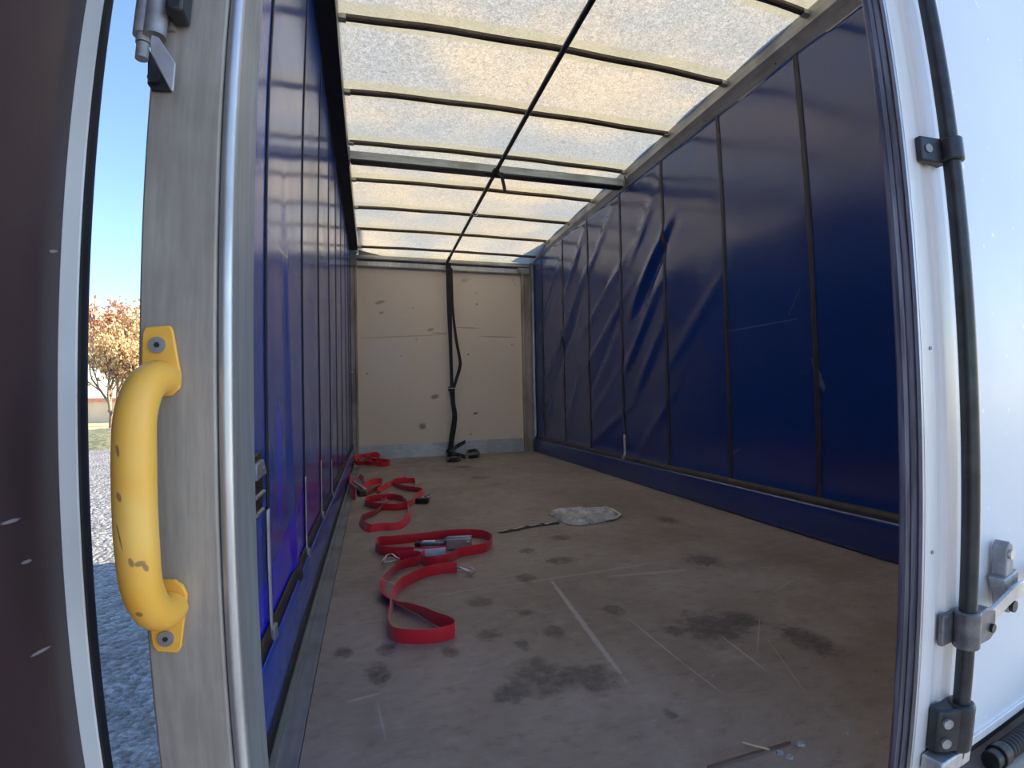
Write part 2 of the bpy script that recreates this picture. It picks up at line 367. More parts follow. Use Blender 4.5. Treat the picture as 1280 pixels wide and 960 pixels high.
# ------------------------------------------------------------------ the setting: body shell
W, L, RZ = 2.45, 6.2, 2.857
o = MB().box((0, .0, -.03), (W, L+.1, 0)).build('floor', M['floor'], smooth=0); tag(o, 'worn grey-brown plywood load floor with dark stains and scratches', 'floor', kind='structure')
o = MB().prism([(-.10, -.04), (-.002, -.04), (-.002, .0005), (-.045, .0005), (-.05, .006), (-.056, .006), (-.06, .001), (-.10, .001)], 'y', .03, L).build('trim_1', alu('grey_edge_strip', (.30, .32, .35), .5, .4, (9, .6, 9), .5, (.14, .14, .15)))
tag(o, 'grey metal edge strip along the left side of the floor', 'trim', kind='structure')
o = MB().box((W+.002, .03, -.04), (W+.08, L, .0)).box((W+.012, .10, .0), (W+.02, L-.1, .12)).build('trim_2', M['rail']); tag(o, 'metal edge strip along the right side of the floor', 'trim', kind='structure')
o = MB().box((-.03, L, .0), (W-.15, L+.04, 2.60)).build('wall_front', M['front'], smooth=0); tag(o, 'scuffed off-white bulkhead panel at the front', 'wall', kind='structure')
kp = MB().box((-.02, L-.006, .004), (2.235, L-.001, .19)).box((-.02, L-.010, .165), (2.235, L-.0055, .19)).box((-.02, L-.010, .09), (2.235, L-.0055, .10))
kb = kp.build('baseboard_front', M['alu_scratched']); tag(kb, 'scratched aluminium kick plate along the foot of the bulkhead', 'kick plate', kind='structure')
# roof sheet, sagging a little between the bows
rb = MB(); ny, nx = 150, 30
for j in range(ny+1):
    y = -.1 + (L+.25)*j/ny
    k = ((y-BOW0)/BOWS) % 1.0; sag = -.010*math.sin(math.pi*k)**2*(y < 5.5) - min(.150, .150*max(0, (y-5.5)/.7)**1.3)
    for i in range(nx+1):
        x = -.07 + (W+.14)*i/nx
        if y > 5.55: x = .001 + (W-.002)*i/nx
        rb.v.append(V((x, y, RZ+.030 + sag + .004*noise.noise(V((x*3, y*3, 0))))))
rb.f = [(j*(nx+1)+i, j*(nx+1)+i+1, (j+1)*(nx+1)+i+1, (j+1)*(nx+1)+i) for j in range(ny) for i in range(nx)]
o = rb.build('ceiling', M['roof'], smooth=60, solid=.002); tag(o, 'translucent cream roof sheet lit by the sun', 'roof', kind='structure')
# rear header and sill close the frame round the doorway
o = MB().box((-.10, -.05, 2.80), (W+.12, .06, 3.0)).build('trim_3', M['alu'], bevel=.004); tag(o, 'aluminium header over the rear doorway', 'trim', kind='structure')
o = MB().prism([(-.055, -.16), (.0, -.16), (.0, -.03), (-.008, -.03), (-.008, .004), (-.018, .004), (-.055, -.012)], 'x', -.07, W+.1).build('trim_4', alu('sill_metal', (.5, .46, .38), .5, .4, (1, 9, 9)))
tag(o, 'worn metal sill under the rear doors', 'trim', kind='structure')

# ------------------------------------------------------------------ roof rails, bows, cross beam, pole
def rail(side):
    prof = [(.0, RZ+.03), (.0, 2.80), (.012, 2.785), (.052, 2.725), (.052, 2.715), (.085, 2.715), (.085, RZ+.034), (.02, RZ+.034)]
    if side < 0: prof = [(0.0-p[0], p[1]) for p in prof]; wall = [(0.0, RZ+.03), (0.0, 2.775), (-.13, 2.765), (-.13, RZ+.034)]
    if side < 0:
        o = MB().prism(wall, 'y', .02, L+.05).build('roof_rail', M['rail'], bevel=.002)
        MB().box((-.125, .16, 2.752), (-.001, L-.12, 2.764)).build('underside_shade', M['rubber'], o)  # black strip standing in for the unlit underside of the rail
        tag(o, 'metal roof rail above the left curtain, underside shade put in as a black strip', 'rail')
    else:
        o = MB().prism([(W+p[0], p[1]) for p in prof], 'y', .02, L+.05).build('roof_rail', M['rail'], bevel=.002)
        for k in range(8): MB().disc((W+.035, .95+.68*k, 2.752), (-.83, 0, -.55), .004, .006, 8).build('rivet', M['steel_dark'], o)
        tag(o, 'grey metal roof rail above the right curtain', 'rail')
rail(-1); rail(1)
ordn = ['nearest one at the top edge', 'second from the open rear', 'third from the open rear', 'just to the rear of the cross beam', 'first beyond the cross beam', 'second beyond the cross beam', 'third beyond the cross beam', 'last before the front header']
for k in range(-1, 7):
    y = BOW0 + BOWS*k if k < 6 else 5.98
    dz = 0 if k < 6 else -.088
    b = MB(); n = 24
    prof = [(-.019, .012), (-.019, -.006), (-.011, -.014), (.011, -.014), (.019, -.006), (.019, .012)]
    vs = []; 
    for i in range(n+1):
        x = .012 + (W-.024)*i/n; zc = RZ + dz + .006 + .010*(1-(2*i/n-1)**2); yy = y + .004*math.sin(i*.9+k*2)
        vs += [(x, yy+p[0], zc+p[1]-.004) for p in prof]
    fs = [(i*6+j, i*6+(j+1) % 6, (i+1)*6+(j+1) % 6, (i+1)*6+j) for i in range(n) for j in range(6)] + [tuple(range(6)), tuple(range(n*6, n*6+6))[::-1]]
    o = b.add(vs, fs).build('roof_bow', M['bow'])
    tag(o, 'dark steel roof bow, ' + ordn[k+1], 'roof bow', 'roof bows under the translucent sheet')
    for x in (.0015, W-.042): MB().box((x, y-.021, RZ+dz-.016), (x+.04, y+.021, RZ+dz+.012)).build('end_cap', M['bow_cap'], o, bevel=.003)
o = MB().prism([(3.475, 2.808), (3.475, 2.755), (3.470, 2.740), (3.545, 2.740), (3.545, 2.808), (3.535, 2.815), (3.485, 2.815)], 'x', .001, W-.001).build('cross_beam', alu('beam_metal', (.62, .66, .65), .4, .4, (1, 9, 9), .3))
tag(o, 'grey metal cross beam spanning between the two roof rails', 'beam')
for x in (.0015, W-.0115): MB().box((x, 3.45, 2.72), (x+.010, 3.57, 2.83)).build('mounting_plate', M['steel_grey'], o, bevel=.002)
MB().box((.02, 3.462, 2.728), (W-.02, 3.55, 2.7395)).build('shade_dark_flange', M['steel_dark'], o)  # coloured dark to give the beam a shaded underside
# cargo pole along the roof
PA, PB = V((1.255, .065, 2.800)), V((1.172, 6.085, 2.670))
def pole_at(t): return PA + (PB-PA)*t
PO = thing('cargo_pole', PA, 'long dark steel pole running lengthwise under the roof bows', 'pole')
MB().tube([pole_at(0), pole_at(.3), pole_at(.6), pole_at(.985)], .017, 16).build('tube', M['steel_dark'], PO)
ec = MB().tube([pole_at(.97), pole_at(1.0)], .022, 16); pe = pole_at(1.0)
ec.box((pe.x-.025, pe.y-.01, pe.z-.05), (pe.x+.02, pe.y+.02, pe.z-.02)).build('end_fitting', M['steel_dark'], PO, bevel=.003)
# webbing tie wound round the pole at the cross beam
tt = (3.44-PA.y)/(PB.y-PA.y); c = pole_at(tt)
TI = thing('webbing_tie', c, 'short black strap knotted round the pole at the cross beam', 'strap')
b = MB()
for k in range(3):
    ax = c + V((.0, (-.03+.028*k), .0))
    b.tube([ax+V((.024*math.cos(a), .012*math.sin(a*.5+k), .024*math.sin(a))) for a in [i*2*math.pi/16 for i in range(17)]], .007, 8, False)
b.tube([c+V((-.075, .06, .0)), c+V((-.03, .03, -.025)), c+V((.03, .01, -.02)), c+V((.075, .05, .0))], .008, 8)
b.build('knot', M['black_web'], TI)
MB().prism([(c.x+.030, c.z-.01), (c.x+.062, c.z-.01), (c.x+.070, c.z-.08), (c.x+.082, c.z-.135), (c.x+.084, c.z-.175), (c.x+.058, c.z-.180), (c.x+.052, c.z-.13), (c.x+.040, c.z-.08)], 'y', c.y-.034, c.y-.029).build('loose_end', M['black_web'], TI)
t2 = (4.3-PA.y)/(PB.y-PA.y); c2 = pole_at(t2)
o = MB().tube([c2+V((.0+.035*math.sin(a), .0+.02*math.sin(a), -.012+.032*math.cos(a)-.006)) for a in [i*2*math.pi/20 for i in range(21)]], .0035, 8, False).build('wire_ring', M['zinc']); tag(o, 'thin wire ring looped round the roof pole beyond the cross beam', 'ring')

# ------------------------------------------------------------------ front header and corner posts
H = thing('front_header', (1.1, 6.17, 2.57), 'aluminium header profile across the top of the bulkhead', 'header')
MB().prism([(6.19, 2.572), (6.175, 2.560), (6.15, 2.575), (6.15, 2.635), (6.19, 2.64)], 'x', -.021, 2.244).build('lower_profile', M['alu'], H)
MB().prism([(6.19, 2.645), (6.14, 2.650), (6.125, 2.665), (6.125, 2.690), (6.19, 2.697)], 'x', -.03, 2.36).build('upper_profile', M['alu'], H)
MB().prism([(6.19, 2.698), (6.165, 2.700), (6.20, 2.73), (6.25, 2.73), (6.25, 2.60), (6.245, 2.60)], 'x', -.02, 2.40).build('flashing', M['rail'], H)
def fpost(x0, x1, lab, gx):
    T = thing('corner_post', ((x0+x1)/2, 6.16, 0), lab, 'post', 'front corner posts')
    d = 1 if x0 < 1 else -1
    xi, xo = (x1, x0) if d > 0 else (x0, x1)
    MB().prism([(xo, 6.20), (xo, 6.10), (xo+d*.02, 6.095), (xo+d*.03, 6.112), (xi-d*.03, 6.118), (xi-d*.02, 6.108), (xi, 6.115), (xi, 6.20)], 'z', .0, 2.64).build('profile', M['post'], T)
    MB().box((min(xo, xo-d*(.09 if d < 0 else .022)), 6.17, 0), (max(xo, xo-d*.155)-.0005 if d < 0 else xo-.0205, 6.20, 2.735)).build('side_flange', M['rail'], T)
    if d > 0: MB().box((-.165, 6.171, 2.6405), (-.0215, 6.199, 2.7645)).box((-.0215, 6.171, 2.7365), (-.003, 6.199, 2.7645)).build('top_filler', M['rail'], T)
    MB().prism([(xi, 2.55), (xi-d*.10, 2.55), (xi-d*.10, 2.635), (xi+d*.08, 2.635) if d < 0 else (xi+d*.01, 2.635)], 'y', 6.085, 6.092).build('gusset_plate', M['rail'], T)
    MB().disc((xo+d*.05, 6.122, 1.16), (0, -1, 0), .010, .012, 10).build('rivet', M['zinc'], T)
for nm_, x_ in (('light_block_left', -.172), ('light_block_right', 2.548)):  # added plates closing the corner gaps where sky shone in
    o = MB().box((x_, 5.80, .01), (x_+.006, 6.30, 2.86)).build(nm_, M['rail']); tag(o, 'metal plate added to shut out the sky behind the end of the ' + ('left' if x_ < 0 else 'right') + ' curtain', 'trim', kind='structure')
fpost(-.145, -.022, 'grey metal corner post at the left of the bulkhead', 0)
fpost(2.245, 2.385, 'grey metal corner post at the right of the bulkhead', 0)
gm = MB().prism([(0.003, 2.695), (0.003, 2.76), (.28, 2.70)], 'y', 6.08, 6.09).build('corner_gusset', M['rail']); tag(gm, 'small wedge-shaped gusset at the upper left corner of the bulkhead', 'gusset')

# ------------------------------------------------------------------ curtains
def fold(y, z, c, a, wdt, sl, z0, z1):      # one diagonal crease: centre line y = c + sl*(z-z0)
    d = (y - (c + sl*(z-z0)))/wdt
    if abs(d) > 3: return 0.0
    e = max(0, min(1, (z-z0+.25)/.3))*max(0, min(1, (z1+.25-z)/.3))
    return a*math.exp(-d*d)*e
S0R, SSR = 1.4953, .7067
SEAM_R = [S0R-SSR*k for k in (2, 1)] + [S0R+SSR*k for k in range(7)]
SEAM_L = [.17, .834, 1.56, 2.21, 2.84, 3.46, 4.10, 4.75, 5.40, 6.0]
CR = []
for (p, q, a, wd) in (((822, 308), (800, 362), .045, .055), ((826, 318), (806, 368), -.030, .05), ((812, 385), (786, 455), .026, .06), ((822, 420), (800, 480), .020, .06), ((728, 308), (716, 350), .028, .06),
                      ((730, 355), (690, 478), .030, .07), ((722, 400), (700, 478), -.020, .06), ((770, 345), (742, 400), .022, .07), ((772, 390), (742, 450), .024, .06), ((766, 420), (744, 478), -.018, .05),
                      ((815, 252), (798, 300), .020, .08), ((700, 345), (686, 400), .018, .06), ((777, 520), (745, 552), .018, .06), ((825, 520), (803, 562), .020, .06), ((772, 470), (750, 510), .014, .06),
                      ((758, 285), (746, 318), .018, .06), ((880, 380), (845, 440), .010, .08), ((728, 470), (716, 520), .014, .06), ((700, 480), (690, 530), .016, .07)):
    P_, Q_ = at(*p, 0, 2.48), at(*q, 0, 2.48)
    CR.append((Q_.y, a*.8, wd, (P_.y-Q_.y)/(P_.z-Q_.z), Q_.z, P_.z))
def xr(y, z):
    x = 2.500 - .095*max(0, (y-2.2)/4.0)**1.2
    for f in CR: x -= fold(y, z, *f)
    x += .006*noise.noise(V((y*1.5, z*1.1, 3.1))) + .004*math.sin(math.pi*((y-S0R)/SSR))**2
    if z < .24: x -= .040*max(0, min(1, (.24-z)/.10))
    return x
def xl(y, z):
    x = -.100 + .004*noise.noise(V((y*1.2, z*.9, 9.0))) - .003*math.sin(math.pi*((y-.834)/.65))**2
    x += .010*math.exp(-((y-(1.15+.10*(1.5-z)))/.05)**2)*max(0, min(1, (1.6-z)/.4))
    if z < .22: x += .022*max(0, min(1, (.22-z)/.12))
    return x
def sheet(fx, y0, y1, z0, z1, ny, nz, off=0.0):
    b = MB()
    for j in range(ny+1):
        y = y0+(y1-y0)*j/ny
        for i in range(nz+1):
            z = z0+(z1-z0)*i/nz; b.v.append(V((fx(y, z)+off, y, z)))
    b.f = [(j*(nz+1)+i, j*(nz+1)+i+1, (j+1)*(nz+1)+i+1, (j+1)*(nz+1)+i) for j in range(ny) for i in range(nz)]
    return b
def curtain(fx, sgn, mat, seams, y0, y1, lab, ztop, sw):
    T = thing('side_curtain', (fx(3, 1), 3, .01), lab, 'curtain')
    sheet(fx, y0, y1, .19, ztop, 300, 70).build('tarpaulin', mat, T, smooth=80, solid=.003)
    ins = -sgn*.004
    for k, y in enumerate(seams):
        if y < y0+.02 or y > y1-.02: continue
        o = sheet(fx, y-sw/2, y+sw/2, .20, ztop-.01, 2, 70, ins).build('seam_webbing', M['seam'], T, smooth=80, solid=.003)
    sheet(fx, y0, y1, .175, .225, 200, 2, ins*1.6).build('lower_belt', M['belt'], T, smooth=80, solid=.004)
    return T
TL = curtain(xl, -1, M['tarp_left_lit'], SEAM_L, .155, 6.085, 'glossy blue side curtain along the left wall, brighter blue painted in for light', 2.750, .018)
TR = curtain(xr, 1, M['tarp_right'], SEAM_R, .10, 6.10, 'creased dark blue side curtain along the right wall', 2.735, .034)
# lower skirts
def skirt_r(y, z):
    t = z/.19; return 2.500 - .095*max(0, (y-2.2)/4.0)**1.2 - .050 + .028*(t-.45)**2*(1 if t > .45 else .0)+ .004*noise.noise(V((y*2, z*6, 1)))
sheet(skirt_r, .10, 6.10, .005, .188, 200, 10).build('skirt', M['tarp_right'], TR, smooth=80, solid=.003)
def skirt_l(y, z):
    t = z/.19; return -.083 + .016*math.sin(t*math.pi) + .003*noise.noise(V((y*2, z*6, 5)))
sheet(skirt_l, .155, 6.085, .022, .188, 200, 10).build('skirt', M['tarp_left_lit'], TL, smooth=80, solid=.003)
MB().tube([(-.078, .16, .022), (-.078, .30, .022), (-.078, 2.5, .022), (-.078, 6.085, .022)], .017, 12).build('bottom_pipe', M['rubber'], TL)
for y_ in (.36, .46): MB().tube([(-.078, y_, .022), (-.078, y_+.017, .022)], .0195, 12).build('pipe_joint', M['black_plastic'], TL)
# strap tails hanging over the belts
def tail(T, fx, sgn, y, z0, z1, wd):
    o = sheet(fx, y-wd/2, y+wd/2, z0, z1, 2, 16, -sgn*.010).build('strap_tail', M['strap_white'], T, smooth=80, solid=.003); tag(o, 'dirty white strap tail')
    MB().box((fx(y, .2)-.006-sgn*.012, y-wd*.8, z0-.035), (fx(y, .2)+.006-sgn*.012, y+wd*.8, z0+.002)).build('strap_hook', M['steel_grey'], T, bevel=.003)
tail(TL, xl, -1, .800, .215, .525, .028); tail(TL, xl, -1, 1.535, .205, .50, .026); tail(TL, xl, -1, 2.17, .215, .49, .026); tail(TL, xl, -1, 2.80, .205, .42, .024)
tail(TR, xr, 1, S0R+3*SSR, .215, .42, .035)
# buckle on the left curtain beside the rear post
BK = thing('tension_buckle', (-.09, .68, .61), 'dark buckle with metal pins on the blue left curtain just past the rear post', 'buckle')
MB().prism([(.60, .545), (.66, .53), (.70, .56), (.715, .61), (.712, .665), (.68, .69), (.60, .68)], 'x', -.097, -.082).build('housing', M['black_plastic'], BK, bevel=.003)
MB().prism([(.60, .630), (.70, .633), (.700, .642), (.672, .672), (.60, .668)], 'x', -.083, -.072).build('lever', M['steel_grey'], BK, bevel=.003)
for z in (.592, .552): MB().tube([(-.078, .60, z), (-.078, .690 if z > .57 else .672, z)], .0055, 10).build('pin', M['zinc'], BK)
MB().disc((-.0725, .668, .652), (1, 0, 0), .0055, .003, 12).build('rivet', M['zinc'], BK)

# ------------------------------------------------------------------ rear left post, hinge, grab handle
PT = thing('rear_corner_post', (-.02, .06, -.1), 'dirty grey aluminium post at the left of the open rear, carrying the yellow handle', 'post')
MB().prism([(-.069, .0), (.012, .0), (.012, .06), (.012, .13), (-.060, .13), (-.069, .08)], 'z', -.15, 2.8).build('face_profile', M['post'], PT, bevel=.003)
MB().tube([(.0205, .009, -.15), (.0205, .009, 1.2), (.0205, .009, 2.8)], .0088, 16).build('rounded_edge', M['alu'], PT)
MB().prism([(.0125, .018), (.020, .018), (.022, .028), (.022, .045), (.019, .05), (.019, .12), (.020, .13), (.020, .148), (.0125, .148)], 'z', -.15, 2.8).build('inner_channel', alu('channel_metal', (.40, .43, .46), .45, .45, (9, 9, .6), .35), PT)
HG = thing('door_hinge', (-.075, 0, 1.17), 'grey steel hinge and folded bracket at the top of the rear left post', 'hinge')
h1, h2 = at(181, 20, 1, -.012), at(205, 20, 1, -.014)
zt = at(181, 45, 1, -.012).z; zb_ = at(181, 74, 1, -.012).z
MB().tube([(h1.x, -.012, zt), (h1.x, -.012, 1.6)], .0105, 16).build('hinge_tube', M['steel_grey'], HG)
MB().tube([(h1.x+.002, -.012, zt-.010), (h1.x+.002, -.012, zt)], .0085, 14).tube([(h1.x+.002, -.012, zb_), (h1.x+.002, -.012, zt-.011)], .0072, 14).build('hinge_pin', M['steel_grey'], HG)
MB().tube([(h2.x-.007, -.016, zt-.004), (h2.x-.007, -.016, 1.6)], .0125, 16).box((h2.x-.024, -.005, zt+.015), (h2.x+.010, -.0002, 1.6)).build('hinge_leaf', M['steel_grey'], HG)
def hq(pts, y): return [(lambda p: (p.x, p.z))(at(px, py, 1, y)) for px, py in pts]
MB().prism(hq([(187, 52), (189, 43), (198, 46), (219, 78), (216, 112), (213, 113), (197, 82), (189, 68)], -.030), 'y', -.030, -.026).build('bracket_plate', simple('bracket_steel', (.46, .45, .49), .45, .5, .15, 20), HG, bevel=.001)
MB().prism(hq([(186, 60), (194, 78), (214, 114), (190, 113), (185, 106)], -.004), 'y', -.006, -.0015).build('back_plate', M['steel_dark'], HG)
hb_ = at(193, 98, 1, -.008); MB().disc((hb_.x, -.006, hb_.z), (0, -1, 0), .007, .006, 12).build('bolt', M['steel_dark'], HG)
s1, s2 = at(205, 11, 1, -.035), at(228, 11, 1, -.035); MB().box((s1.x, -.035, s1.z), (s2.x, -.002, s1.z+.06)).build('stop_block', M['steel_dark'], HG, bevel=.004)
# grab handle
GH = thing('grab_handle', (-.05, -.02, .53), 'worn yellow bow-shaped grab handle bolted to the grey rear post', 'handle')
def foot(zb, zt, flip):
    b = MB(); poly = []
    zc = zb+.03 if not flip else zt-.03
    pts = [(-.0655, 0), (-.0640, .055), (-.061, .062), (-.037, .064), (-.034, .058), (-.026, .010), (-.027, -.006), (-.036, -.014), (-.055, -.015)]
    z0 = .834; pts = [(p[0]+(.0015 if p[0] < -.05 else .003), p[1]-.002) for p in pts]
    if flip: z0 = .590; pts = [(-.066, -.002), (-.064, -.046), (-.059, -.055), (-.038, -.058), (-.0335, -.052), (-.026, -.006), (-.024, .008), (-.028, .018), (-.036, .025), (-.050, .026)]; pts = [(p[0]+.002, p[1]) for p in pts]
    o = MB().prism([(p[0], z0+p[1]) for p in pts], 'y', -.0065, -.0005).build('mounting_plate', M['yellow'], GH, bevel=.0015)
    zc = .874 if not flip else .550; xc = -.0465
    bl = MB().disc((xc, -.0062, zc), (0, -1, 0), .0088, .0028, 20); bl.build('bolt', M['steel_grey'], o)
    MB().disc((xc, -.0085, zc), (0, -1, 0), .0032, .0009, 6).build('hex_socket', M['rubber'], o)
foot(0, 0, False); foot(0, 0, True)
path = spline([(-.040, -.004, .836), (-.042, -.016, .838), (-.047, -.036, .828), (-.050, -.052, .80), (-.0505, -.056, .76), (-.051, -.056, .71), (-.0505, -.056, .67), (-.0495, -.052, .625), (-.046, -.036, .594), (-.041, -.016, .584), (-.040, -.004, .586)], .006)
rad = lerp_list([.0185, .0190, .0195, .0200, .0205, .0205, .0205, .0205, .0200, .0195, .0190, .0185], len(path))
MB().tube(path, rad, 24).build('grip', M['yellow'], GH, smooth=60)

# ------------------------------------------------------------------ left rear door, standing open
LD = thing('cargo_door', (-.19, -.5, -.15), 'open left rear door, brown plywood inside with pale edge and black seal', 'door', 'rear cargo doors')
MB().box((-.200, -1.10, -.15), (-.172, .0362, 2.72)).build('inner_panel', M['plywood'], LD)
MB().prism([(-.205, .0365), (-.1535, .0375), (-.1520, .0390), (-.1520, .0600), (-.205, .0600)], 'z', -.17, 2.74).build('edge_profile', M['white_edge'], LD)
MB().prism([(-.1518, .0395), (-.1490, .0400), (-.1475, .046), (-.1480, .055), (-.1500, .0595), (-.1518, .0600)], 'z', -.17, 2.74).build('rubber_seal', M['rubber'], LD)
MB().box((-.206, -1.10, -.15), (-.2005, .03, 2.72)).build('outer_skin', M['white_door'], LD)

# ------------------------------------------------------------------ right rear door, closed
RD = thing('cargo_door', (1.8, .02, .05), 'nearly shut right rear door, white with dark locking rod down its edge', 'door', 'rear cargo doors')
ZB, ZT = .054, 2.70
MB().box((1.245, .006, ZB+.02), (2.44, .040, ZT)).build('panel', M['white_door'], RD)
MB().prism([(1.118, .0), (1.158, .0), (1.161, .004), (1.183, .004), (1.187, -.003), (1.224, -.003), (1.230, .005), (1.248, .005), (1.248, .042), (1.118, .042), (1.118, .030), (1.124, .028), (1.124, .013), (1.118, .011)], 'z', ZB, ZT).build('edge_frame', M['white_frame'], RD)
MB().prism([(1.1175, .012), (1.112, .014), (1.110, .020), (1.113, .0245), (1.109, .030), (1.109, .040), (1.113, .0445), (1.1175, .0445)], 'z', ZB-.01, ZT).build('rubber_seal', M['seal_blue'], RD)
MB().prism([(1.1172, .0005), (1.1130, .0015), (1.1125, .008), (1.1172, .010)], 'z', ZB, ZT).build('seal_carrier', M['alu'], RD)
MB().box((1.249, .000, ZB), (2.44, .042, ZB+.022)).build('bottom_profile', M['white_frame'], RD, bevel=.002)
MB().box((1.12, .004, ZB-.022), (2.44, .040, ZB-.001)).build('bottom_seal', M['rubber'], RD, bevel=.004)
RX, RY, RR = 1.2155, -.030, .0155
for (px, py) in ((1165, 435), (1167, 691), (1150, 185), (1155, 944)):
    p = at(px, py, 1, -.001); MB().disc((p.x, .0, p.z), (0, -1, 0), .0035, .0025, 10).build('rivet', M['steel_grey'], RD)
# locking rod with its clamps, keeper and lever: parts of the door
rod = MB().tube([(RX, RY, ZB+.05), (RX, RY, 1.2), (RX, RY, 2.70)], RR, 20).build('locking_rod', M['steel_dark'], RD); tag(rod, 'black painted steel rod')
def clamp(z):
    b = MB().tube([(RX, RY, z-.022), (RX, RY, z+.022)], RR+.007, 20)
    b.prism([(RX-.068, -.001), (RX-.068, -.012), (RX-.030, -.020), (RX, -.030), (RX, -.001)], 'z', z-.024, z+.024)
    o = b.build('rod_clamp', M['steel_dark'], RD, bevel=.003)
    MB().disc((RX-.050, -.012, z), (-.2, -1, 0), .0085, .006, 14).build('bolt', M['steel_grey'], o)
clamp(at(1180, 187, 1, -.02).z); clamp(2.2)
zk = at(1180, 918, 1, -.03).z
b = MB().tube([(RX, RY, zk-.05), (RX, RY, zk+.045)], RR+.010, 20)
b.prism([(RX-.062, -.001), (RX-.062, -.022), (RX-.045, -.034), (RX, -.05), (RX+.02, -.045), (RX+.02, -.001)], 'z', zk-.045, zk+.042)
kp = b.build('rod_keeper', M['steel_dark'], RD, bevel=.005)
for dz in (.018, -.022): MB().disc((RX-.048, -.030, zk+dz), (-.5, -1, 0), .0095, .007, 14).build('bolt', M['steel_grey'], kp)
MB().box((RX-.075, -.045, zk-.085), (RX+.03, -.002, zk-.05)).build('keeper_foot', M['alu'], kp, bevel=.004)
zh = at(1215, 790, 1, -.035).z
hb = MB().tube([(RX, RY, zh-.035), (RX, RY, zh+.035)], RR+.008, 20)
hb.prism([(RX+.008, zh+.030), (RX+.050, zh+.034), (RX+.078, zh+.022), (RX+.080, zh-.022), (RX+.062, zh-.032), (RX+.008, zh-.032)], 'y', -.046, -.014)
hb.prism([(RX-.05, zh+.03), (RX-.005, zh+.03), (RX-.005, zh-.03), (RX-.05, zh-.03)], 'y', -.012, -.001)
hu = hb.build('lever_hub', simple('worn_dark_steel', (.16, .16, .18), .45, .5, .35, 25), RD, bevel=.003)
MB().disc((RX+.060, -.046, zh-.008), (0, -1, 0), .0085, .006, 14).build('bolt', M['steel_dark'], hu)
lv = spline([(RX+.070, -.036, zh+.006), (RX+.105, -.040, zh+.020), (RX+.145, -.048, zh+.042), (RX+.20, -.052, zh+.045), (RX+.32, -.052, zh+.045), (RX+.46, -.05, zh+.045)], .02)
MB().ribbon([p+V((0, 0, -.014)) for p in lv], .030, 0.0, .009).build('lever_arm', M['zinc'], hu)
rt = MB().prism([(RX+.150, zh+.125), (RX+.163, zh+.138), (RX+.178, zh+.130), (RX+.186, zh+.072), (RX+.170, zh+.06), (RX+.150, zh+.066)], 'y', -.030, -.001)
rt.prism([(RX+.135, zh+.065), (RX+.20, zh+.075), (RX+.20, zh+.055), (RX+.185, zh-.005), (RX+.165, zh-.01), (RX+.155, zh+.03)], 'y', -.034, -.001)
r1 = rt.build('lever_catch', M['steel_grey'], RD, bevel=.003)
MB().disc((RX+.164, -.030, zh+.112), (0, -1, 0), .010, .006, 14).build('catch_pivot', M['zinc'], r1)
MB().disc((RX+.172, -.034, zh+.005), (0, -1, 0), .012, .008, 14).build('catch_bolt', M['steel_dark'], r1)
RD.matrix_world = Matrix.Translation((1.118, 0, 0)) @ Matrix.Rotation(math.radians(5.2), 4, 'Z') @ Matrix.Translation((-1.118, 0, 0)) @ RD.matrix_world
# ribbed hose under the door
hs = MB(); cxs = []; rs = []
hA, hB = at(1252, 941, 2, .028), at(1279, 921, 2, .034)
hd = (hB-hA).normalized(); x = 0.0; HP, HR = [], []
while x < .42:
    for dx, r in ((0, .0205), (.003, .024), (.006, .024), (.009, .0205)): HP.append(hA+hd*(x+dx)); HR.append(r)
    x += .012
o = MB().tube(HP, HR, 20).build('hose_cover', M['rubber'], None, smooth=50); tag(o, 'black ribbed hose below the white right rear door', 'hose')
MB().tube([hA-hd*.022, hA+hd*.002], .027, 20).tube([hA-hd*.045, hA-hd*.022], .022, 20).build('end_ferrule', M['black_plastic'], o, bevel=.002)

# ------------------------------------------------------------------ red ratchet straps on the floor
def FA(zx, zy, z=.002): p = at(460+zx/6, 650+zy/6, 2, z); return p
def FB(zx, zy, z=.002): p = at(420+zx/5.818, 560+zy/5.818, 2, z); p.x = max(p.x, -.030); p.y = min(p.y, 6.04); return p
def webbing(name, pts, tilts, parent, w=.05, mat=None, lifts=None):
    n = len(pts)
    if lifts: pts = [p+V((0, 0, l)) for p, l in zip(pts, lifts)]
    sp = spline(pts, .012); return MB().ribbon(sp, w, lerp_list(tilts, len(sp)), .003).build(name, mat or M['red'], parent, smooth=50)
def hook(name, p, dirv, parent, s=1.0):
    d = V((dirv[0], dirv[1], 0)).normalized(); sd = V((-d.y, d.x, 0)); up = V((0, 0, 1)); b = MB(); p = V(p)
    A = p + up*.004 + sd*.022*s; B = p + up*.045*s - sd*.018*s
    for q in (p+up*.008+sd*.024*s, p+up*.030*s-sd*.026*s):
        b.tube(spline([q, q+d*.045*s+up*.004, q.lerp(p+up*.018, .7)+d*.078*s, p+d*.100*s+up*.014, p+d*.110*s+up*.024, p+d*.092*s+up*.034, p+d*.072*s+up*.030], .006), .0038*s, 8)
    b.tube([p+up*.008+sd*.024*s, p+up*.030*s-sd*.026*s], .0038*s, 8)
    return b.build(name, M['zinc'], parent)
S1 = thing('ratchet_strap', FA(400, 450), 'nearest red ratchet strap, looped in a figure of eight with blue-grey ratchet', 'strap', 'red ratchet straps on the floor')
